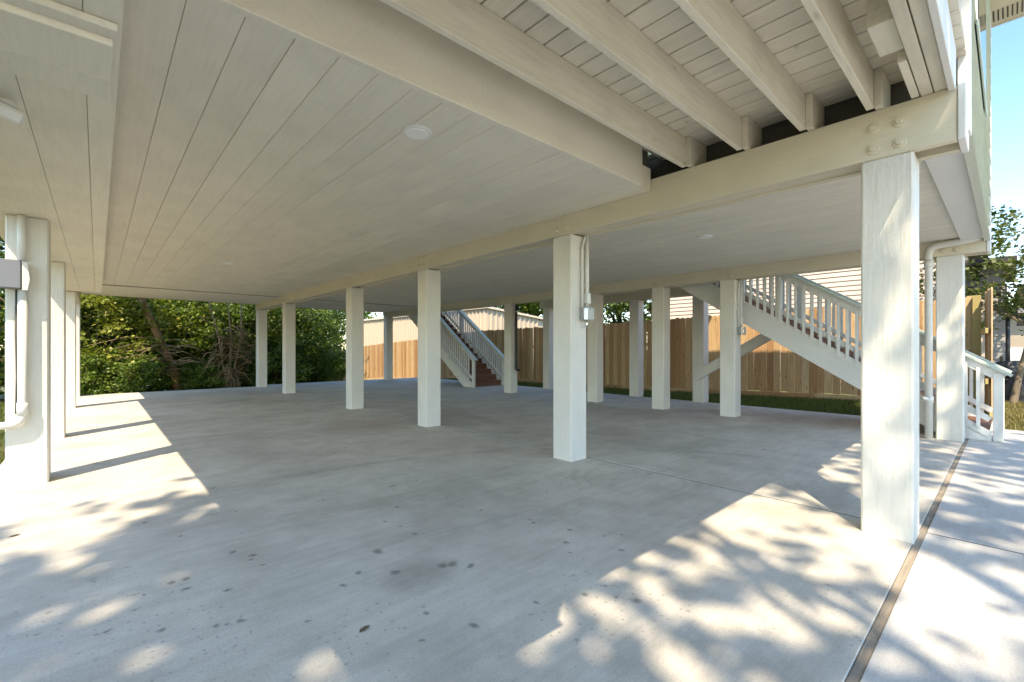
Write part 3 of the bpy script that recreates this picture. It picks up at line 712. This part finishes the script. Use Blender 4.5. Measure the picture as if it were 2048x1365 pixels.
box('case', mb, 12.98, 13.16, -0.22, -0.10, 1.90, 2.20, 'black', 0.01); box('lid', mb, 12.96, 13.18, -0.23, -0.09, 2.203, 2.23, 'black', 0.004)
fh = thing('far_house', 'tan brick house with grey hip roof beyond the street tree', 'house', (28, -1, 0))
box('wall', fh, 26, 34, -6, 0.2, 0, 2.35, 'brick')
box('base_trim', fh, 25.97, 25.995, -6, 0.2, 0.0, 1.05, 'white')
V = [(25.5, -6.5, 2.35), (34.5, -6.5, 2.35), (34.5, 0.7, 2.35), (25.5, 0.7, 2.35), (29, -3.6, 4.2), (31, -2.2, 4.2)]
mesh_obj('roof', fh, V, [(3, 2, 1, 0), (0, 1, 5, 4), (1, 2, 5), (2, 3, 4, 5), (3, 0, 4)], 'roof', origin=(30, -3, 2.35))

# silt fence
sf = thing('silt_fence', 'black silt fence sheet sagging behind the small tree', 'silt fence', (11.8, -1, 0))
V = []; Fc = []; nx = 40
for i in range(nx+1):
    yy = 0.16-i*0.10
    for j in range(9):
        zz = 0.08+j*0.085
        V.append((12.15+0.05*math.sin(i*1.1+j*.5)+0.03*math.sin(j*1.7+i*.37), yy, zz+(0.03*math.sin(i*0.55) if j == 8 else 0)))
        V.append
for i in range(nx):
    for j in range(8): Fc.append((i*9+j, i*9+j+1, (i+1)*9+j+1, (i+1)*9+j))
mesh_obj('sheet', sf, V, Fc, 'silt', True, origin=(12.15, 0, 0.1))
for i in range(5):
    yy = 0.1-i*0.9
    box('stake', sf, 12.21, 12.25, yy-0.02, yy+0.02, 0.0, 0.86, 'bark')
for i in range(22):
    yy = 0.12-i*0.18
    box('wire', sf, 12.055, 12.06, yy, yy+0.006, 0.10, 0.60, 'metalbox')
for zz in (0.25, 0.45, 0.60): box('wire', sf, 12.052, 12.057, -3.8, 0.15, zz, zz+0.006, 'metalbox')

# ------------------------------------------------------------------ leaves, trees, shrubs
def leaf_mesh(name, seed, n, clumps, cr, leaf, mat, shape, flat=0.6, gaps=0.0):
    """n leaf-sized faces gathered in clumps inside the volume shape(u)->point (metres)"""
    rs = np.random.RandomState(seed)
    C = np.array([shape(rs) for _ in range(clumps)])
    idx = rs.randint(0, clumps, n)
    tintc = rs.rand(clumps)
    P = C[idx]+rs.normal(0, 1, (n, 3))*cr*np.array([1, 1, flat])*(0.5+rs.rand(n, 1)*0.6)
    d = rs.normal(0, 1, (n, 3)); d[:, 2] *= 0.5; d /= np.linalg.norm(d, axis=1)[:, None]
    up = rs.normal(0, 0.6, (n, 3))+np.array([0, 0, 0.9]); s = np.cross(d, up); s /= np.linalg.norm(s, axis=1)[:, None]+1e-9
    L = leaf*(0.55+0.9*rs.rand(n, 1)); W = L*0.36
    nrm = np.cross(d, s)
    V = np.empty((n, 4, 3)); V[:, 0] = P; V[:, 1] = P+d*L*0.5+s*W+nrm*L*0.06; V[:, 2] = P+d*L; V[:, 3] = P+d*L*0.5-s*W+nrm*L*0.06
    me = bpy.data.meshes.new(name)
    me.vertices.add(4*n); me.vertices.foreach_set('co', V.reshape(-1))
    me.loops.add(4*n); me.loops.foreach_set('vertex_index', np.arange(4*n))
    me.polygons.add(n); me.polygons.foreach_set('loop_start', np.arange(0, 4*n, 4)); me.polygons.foreach_set('loop_total', np.full(n, 4))
    tint = np.clip(0.65*tintc[idx]+0.35*rs.rand(n)+rs.normal(0, .06, n), 0, 1)
    at = me.attributes.new('tint', 'FLOAT', 'FACE'); at.data.foreach_set('value', tint.astype(np.float32))
    me.materials.append(M[mat]); me.update(); me.validate()
    return me, C
def blob(rx, ry, rz, cz, shell=0.55):
    def f(rs):
        while True:
            v = rs.uniform(-1, 1, 3); r = np.linalg.norm(v)
            if r < 1 and (r > shell or rs.rand() < 0.35): return np.array([v[0]*rx, v[1]*ry, v[2]*rz+cz])
    return f
def limb_mesh(name, seed, C, base_r, height, lean=(0, 0), mat='bark', nl=14, sub=2, kmin=3):
    """tapered trunk with limbs that reach to clump centres (metres)"""
    rr = random.Random(seed); V = []; Fc = []
    def add(pts, rads, seg=7):
        v, f = tube_geo(pts, rads, seg); o = len(V); V.extend(v); Fc.extend([tuple(i+o for i in q) for q in f])
    tr = []
    for k in range(9):
        t = k/8; tr.append(Vector((lean[0]*t+0.06*height*.1*math.sin(t*5+seed), lean[1]*t+0.05*height*.1*math.cos(t*4+seed), t*height-0.15)))
    add(tr, [base_r*(1.25-0.95*min(1, k/8*1.0)) for k in range(9)], 10)
    idx = list(range(len(C))); rr.shuffle(idx)
    for i in idx[:nl]:
        c = Vector(C[i]); k = rr.randint(kmin, 8) if c.z > height*.5 else rr.randint(min(kmin, 1+kmin//3), max(4, kmin))
        s = tr[k]; m1 = s.lerp(c, 0.5)+Vector((rr.uniform(-.2, .2), rr.uniform(-.2, .2), rr.uniform(0, .3)))
        r0 = base_r*(0.5-0.03*k)
        add([s, s.lerp(m1, .5)+Vector((0, 0, .05)), m1, c], [r0, r0*.75, r0*.5, r0*.18], 6)
        for _ in range(sub):
            e = c+Vector((rr.uniform(-.6, .6), rr.uniform(-.6, .6), rr.uniform(-.1, .5))); q = m1.lerp(c, rr.uniform(.2, .8))
            add([q, q.lerp(e, .5)+Vector((0, 0, .04)), e], [r0*.28, r0*.18, r0*.07], 5)
    me = bpy.data.meshes.new(name); me.from_pydata([tuple(v) for v in V], [], Fc); me.materials.append(M[mat])
    for p in me.polygons: p.use_smooth = True
    return me
def tree(name, label, cat, loc, parts, rotz=0.0, scale=1.0, group=None):
    t = thing(name, label, cat, loc, group); t.rotation_euler = (0, 0, rotz); t.scale = (scale,)*3
    for pn, me in parts:
        o = bpy.data.objects.new(pn, me); COL.objects.link(o); o.parent = t
    return t

# shrubs and trees at the edge of the wood (crown meshes are shared)
def kind(seed, n, clumps, cr, leaf, mat, rx, ry, rz, cz, th, tr, bark='bark', nl=16, lean=(0, 0), shell=.55):
    me, C = leaf_mesh('crown', seed, n, clumps, cr, leaf, mat, blob(rx, ry, rz, cz, shell))
    return [('trunk', limb_mesh('trunk', seed, C, tr, th, lean, bark, nl)), ('crown', me)]
K_yel = kind(1, 15000, 100, 0.28, 0.11, 'leaf_yellow', 1.7, 1.5, 1.9, 1.9, 2.6, 0.07, 'palebark')
K_grn = kind(2, 17000, 120, 0.30, 0.11, 'leaf_green', 2.0, 1.7, 2.3, 2.2, 3.2, 0.09)
K_drk = kind(3, 17000, 120, 0.32, 0.115, 'leaf_dark', 2.1, 1.8, 2.4, 2.2, 3.2, 0.10)
K_low = kind(4, 9000, 70, 0.22, 0.10, 'leaf_green', 1.6, 1.2, 0.9, 0.85, 0.9, 0.05)
K_tall = kind(5, 16000, 130, 0.45, 0.17, 'leaf_green', 3.0, 2.8, 3.6, 5.6, 6.5, 0.18, 'redbark', 22)
K_talld = kind(6, 16000, 130, 0.45, 0.17, 'leaf_dark', 3.0, 2.8, 4.2, 5.2, 6.5, 0.18, 'palebark', 22)
WOOD = [
 ('shrub', 'bright yellow green leafy shrub at the left end of the wood edge', K_yel, (0.0, 15.9), 0.3, 1.0),
 ('shrub', 'yellow green shrub showing left of the leaning trunk', K_yel, (0.9, 17.3), 2.1, 0.95),
 ('shrub', 'dark leafy shrub behind the leaning reddish trunk', K_drk, (2.2, 17.8), 0.9, 1.0),
 ('shrub', 'mid green shrub right of the leaning reddish trunk', K_grn, (2.75, 17.2), 1.7, 0.95),
 ('shrub', 'yellow green shrub hanging above the dead brush', K_yel, (3.75, 17.4), 4.0, 1.05),
 ('shrub', 'dark shrub seen between the two farthest middle posts', K_drk, (4.3, 16.9), 2.9, 0.95),
 ('shrub', 'mid green shrub right of the two farthest middle posts', K_grn, (5.5, 18.0), 5.2, 0.9),
 ('shrub', 'dark green shrub touching the left end of the sunlit fence', K_drk, (6.5, 19.4), 0.2, 0.9),
 ('shrub', 'yellow green shrub high beside the fence end', K_yel, (6.6, 21.5), 1.2, 1.1),
 ('shrub', 'low dark green bush at the left slab corner', K_low, (0.4, 14.9), 0.5, 0.8),
 ('shrub', 'low green bush under the leaning trunk', K_low, (2.1, 15.3), 1.9, 0.62),
 ('shrub', 'low green bush left of the dead brush', K_low, (2.75, 16.0), 3.0, 0.7),
 ('shrub', 'low bush behind the two farthest middle posts', K_low, (4.2, 15.6), 4.2, 0.9),
 ('shrub', 'low dark bush left of the fence end', K_low, (5.7, 16.6), 5.2, 1.05),
 ('shrub', 'green shrub glimpsed left of the near left post', K_grn, (-4.6, 15.4), 0.9, 1.0),
 ('shrub', 'dark shrub standing outside the left posts', K_drk, (-1.5, 16.5), 0.4, 1.0),
 ('tree', 'tall dark tree rising behind the left part of the wood edge', K_talld, (-0.5, 20.5), 0.4, 1.0),
 ('tree', 'tall green tree rising behind the leaning trunk', K_tall, (2.2, 21.0), 1.4, 1.0),
 ('tree', 'tall dark tree rising behind the dead brush', K_talld, (4.4, 20.6), 2.6, 1.0),
 ('tree', 'tall green tree rising behind the fence end', K_tall, (5.2, 24.5), 3.6, 1.0),
 ('tree', 'tall green tree past the left side of the house', K_tall, (-5.2, 19.0), 5.0, 1.0),
]
for nm, lab, K, (x, y), rz_, sc_ in WOOD:
    tree(nm, lab, 'shrub' if nm == 'shrub' else 'tree', (x, y, gz(y)-0.04), K, rz_, sc_, 'plants at the wood edge')
# deep wood behind: one mass
def woodbox(rs): return np.array([rs.uniform(-22, 8), rs.uniform(27.5, 31), rs.uniform(-0.5, 10)])
me, _ = leaf_mesh('wood', 21, 42000, 900, 0.55, 0.30, 'leaf_dark', woodbox)
o = bpy.data.objects.new('far_wood', me); COL.objects.link(o); tag(o, 'dark mass of woodland leaves behind the shrubs', 'woodland', kind='stuff')
# leaning trunk
g0 = gz(15.2)
t = thing('leaning_tree', 'leaning reddish tree trunk with bare dry branches in the wood', 'tree', (1.62, 15.2, g0))
tube('trunk', t, [(1.66, 15.2, g0-.05), (1.56, 15.2, 0.2), (1.38, 15.2, 0.80), (1.15, 15.22, 1.45), (0.86, 15.25, 2.25), (0.55, 15.4, 3.1)], [0.125, 0.11, 0.10, 0.09, 0.08, 0.05], 'redbark', 12)
V = []; Fc = []; rr = random.Random(5)
for i in range(40):
    s = Vector((1.5-0.3*rr.random(), 15.1, 0.3+rr.random()*1.0)); L = 0.6+rr.random()*1.0
    e = s+Vector((-L*(1 if rr.random() < .8 else -.5), rr.uniform(-.4, .1), rr.uniform(-.30, .12)))
    m_ = s.lerp(e, .5)+Vector((0, -0.1, rr.uniform(0, .16)))
    v, f = tube_geo([s, m_, e], [0.015, 0.011, 0.005], 5); o_ = len(V); V += v; Fc += [tuple(k+o_ for k in q) for q in f]
mesh_obj('dry_branches', t, V, Fc, 'deadwood', True, origin=(1.4, 15.1, 0.8))
# dead brush
g0 = gz(14.8)
t = thing('dead_brush', 'tangle of dead brown brush hanging at the wood edge', 'dead brush', (2.8, 14.8, g0))
V = []; Fc = []
for i in range(75):
    a = rr.uniform(0, 6.28); s = Vector((2.72+rr.gauss(0, .16), 14.8, 0.0+rr.random()*1.7))
    e = s+Vector((math.cos(a)*rr.uniform(.2, .8), -abs(math.sin(a))*.3, rr.uniform(-.6, .25)))
    m_ = s.lerp(e, .5)+Vector((rr.uniform(-.1, .1), 0, rr.uniform(.02, .16)))
    v, f = tube_geo([s, m_, e], [0.014, 0.010, 0.004], 5); o_ = len(V); V += v; Fc += [tuple(k+o_ for k in q) for q in f]
for dx in (0, 0.12, -0.15):
    v, f = tube_geo([(2.9+dx, 14.8, g0), (2.75+dx, 14.8, 0.5), (2.8+dx*2, 14.85, 1.3), (2.7+dx*3, 14.9, 2.4)], [0.04, 0.032, 0.025, 0.015], 8); o_ = len(V); V += v; Fc += [tuple(k+o_ for k in q) for q in f]
mesh_obj('twigs', t, V, Fc, 'deadwood', True, origin=(2.8, 14.8, 0.5))
me, _ = leaf_mesh('dry_leaves', 33, 1500, 40, 0.12, 0.08, 'leaf_brown', blob(0.6, 0.2, 1.0, 1.1))
o = bpy.data.objects.new('dry_leaves', me); COL.objects.link(o); o.parent = t; o.location = (-0.05, 0.05, 0.15)

# trees beyond the fence
K_back = kind(8, 12000, 120, 0.42, 0.20, 'leaf_green', 3.0, 3.0, 2.5, 4.8, 5.2, 0.16, nl=20)
K_thin = kind(9, 6500, 110, 0.30, 0.15, 'leaf_dark', 2.4, 2.4, 2.0, 4.0, 4.6, 0.12, nl=26)
tree('tree', 'round green tree above the fence right of the shed roof', 'tree', (22.5, 21.0, -0.5), K_back, 0.5, 1.45, 'trees beyond the fence')
tree('tree', 'green tree behind the middle of the shed roof', 'tree', (22.0, 24.5, -0.6), K_back, 2.5, 1.35, 'trees beyond the fence')
tree('tree', 'thin leafy tree with sky gaps above the fence between posts', 'tree', (15.6, 10.6, -0.1), K_thin, 1.1, 0.95, 'trees beyond the fence')
tree('tree', 'sparse tree left of the beige neighbour house', 'tree', (15.9, 9.1, -0.1), K_thin, 3.3, 0.85, 'trees beyond the fence')
tree('tree', 'bright green tree at the left end of the shed', 'tree', (15.0, 39.0, -1.0), K_back, 1.5, 1.5, 'trees beyond the fence')

# small street tree on the right
me, C = leaf_mesh('crown', 41, 5200, 150, 0.13, 0.085, 'leaf_olive', blob(1.5, 1.5, 1.3, 2.65, 0.1))
tr_me = limb_mesh('trunk', 43, C, 0.055, 1.9, (0.12, -0.28), 'palebark', 16, 2, 7)
tree('street_tree', 'small young tree with a leaning trunk beside the silt fence', 'tree', (11.5, -0.03, 0.05), [('trunk', tr_me), ('crown', me)], 0, 1.0)
rb = thing('root_ball_wrap', 'black plastic wrapped mound at the foot of the small tree', 'root ball', (11.7, -0.1, 0.05))
V = []; Fc = []; rr2 = random.Random(3)
for j in range(7):
    a = j/6*math.pi/2
    for k in range(14):
        b_ = 2*math.pi*k/14; r_ = 0.20*math.cos(a)**.6*(1+rr2.uniform(-.1, .1))
        V.append((11.85+r_*math.cos(b_), -0.12+r_*math.sin(b_), 0.04+0.5*math.sin(a)))
for j in range(6):
    for k in range(14): Fc.append((j*14+k, j*14+(k+1) % 14, (j+1)*14+(k+1) % 14, (j+1)*14+k))
mesh_obj('wrap', rb, V, Fc, 'silt', True, origin=(11.85, -0.12, 0.05))

# big trees in front of the house: outside the frame, their shade dapples the drive
def oak(seed, n, clumps, cr):
    me, C = leaf_mesh('crown', seed, n, clumps, cr, 0.26, 'leaf_green', blob(3.1, 2.7, 1.4, 10.6, 0.1))
    return [('trunk', limb_mesh('trunk', seed, C, 0.20, 10.4, (0.2, 0.2), 'bark', 24)), ('crown', me)]
K_dense = oak(51, 4600, 90, 0.34); K_open = oak(52, 1300, 18, 0.46); K_open2 = oak(53, 1500, 26, 0.42)
OAKS = 'shade trees before the house'
tree('shade_tree', 'dense shade tree out of frame on the left darkening the concrete corner', 'tree', (-6.2, -2.5, -0.1), K_dense, 0.6, 1.0, OAKS)
tree('shade_tree', 'open crowned shade tree out of frame casting dappled shade before the posts', 'tree', (-1.9, -3.6, -0.1), K_open, 2.6, 1.0, OAKS)
tree('shade_tree', 'open crowned shade tree out of frame casting streaks over the right drive', 'tree', (1.4, -4.2, -0.1), K_open2, 1.2, 1.0, OAKS)

# ------------------------------------------------------------------ grass and litter
def grass(name, label, seed, n, region, hgt, mat):
    rs = np.random.RandomState(seed); P = np.array([region(rs) for _ in range(n)])
    Z = np.array([ground_z(p[0], p[1]) for p in P]); B = np.column_stack([P, Z])*H
    a = rs.rand(n)*6.283; d = np.column_stack([np.cos(a), np.sin(a), np.zeros(n)])
    h = hgt*(0.5+rs.rand(n, 1)); lean = rs.normal(0, 0.35, (n, 2))
    tip = B+np.column_stack([lean*h, h]); w_ = 0.006+0.004*rs.rand(n, 1)
    V = np.empty((n, 3, 3)); V[:, 0] = B-d*w_; V[:, 1] = B+d*w_; V[:, 2] = tip
    me = bpy.data.meshes.new(name); me.vertices.add(3*n); me.vertices.foreach_set('co', V.reshape(-1))
    me.loops.add(3*n); me.loops.foreach_set('vertex_index', np.arange(3*n))
    me.polygons.add(n); me.polygons.foreach_set('loop_start', np.arange(0, 3*n, 3)); me.polygons.foreach_set('loop_total', np.full(n, 3))
    at = me.attributes.new('tint', 'FLOAT', 'FACE'); at.data.foreach_set('value', rs.rand(n).astype(np.float32))
    me.materials.append(M[mat]); me.update(); me.validate()
    o = bpy.data.objects.new(name, me); COL.objects.link(o); tag(o, label, 'grass', kind='stuff')
grass('grass', 'green grass strip between the slab and the fence', 1, 60000, lambda r: (r.uniform(8.45, 9.8), r.uniform(1.2, 14)), 0.075, 'grass')
grass('grass', 'sunny dry grass at the right end of the drive', 2, 30000, lambda r: (r.uniform(8.35, 12.2), r.uniform(-2.5, 1.2)), 0.06, 'drygrass')
grass('grass', 'grass outside the left edge of the slab', 3, 30000, lambda r: (r.uniform(-6, -0.65), r.uniform(3.5, 15)), 0.08, 'grass')
grass('grass', 'rough grass past the far slab edge', 4, 30000, lambda r: (r.uniform(-1, 9.5), r.uniform(13.5, 17)), 0.10, 'grass')

for (x, y, a, lab) in ((-0.33, 3.58, 0.4, 'dried leaf on the concrete at the left edge'), (0.70, 1.548, 0.3, 'dried leaf on the concrete near the bottom edge')):
    V = [(-0.022, 0, 0.002), (-0.008, 0.010, 0.004), (0.012, 0.009, 0.005), (0.028, 0, 0.002), (0.012, -0.009, 0.005), (-0.008, -0.010, 0.004), (0.003, 0, 0.002)]
    o = mesh_obj('fallen_leaf', None, V, [(0, 1, 6), (1, 2, 6), (2, 3, 6), (3, 4, 6), (4, 5, 6), (5, 0, 6)], 'fallen')
    o.location = Vector((x, y, 0))*H; o.rotation_euler = (0, 0, a); tag(o, lab, 'leaf', 'fallen leaves')
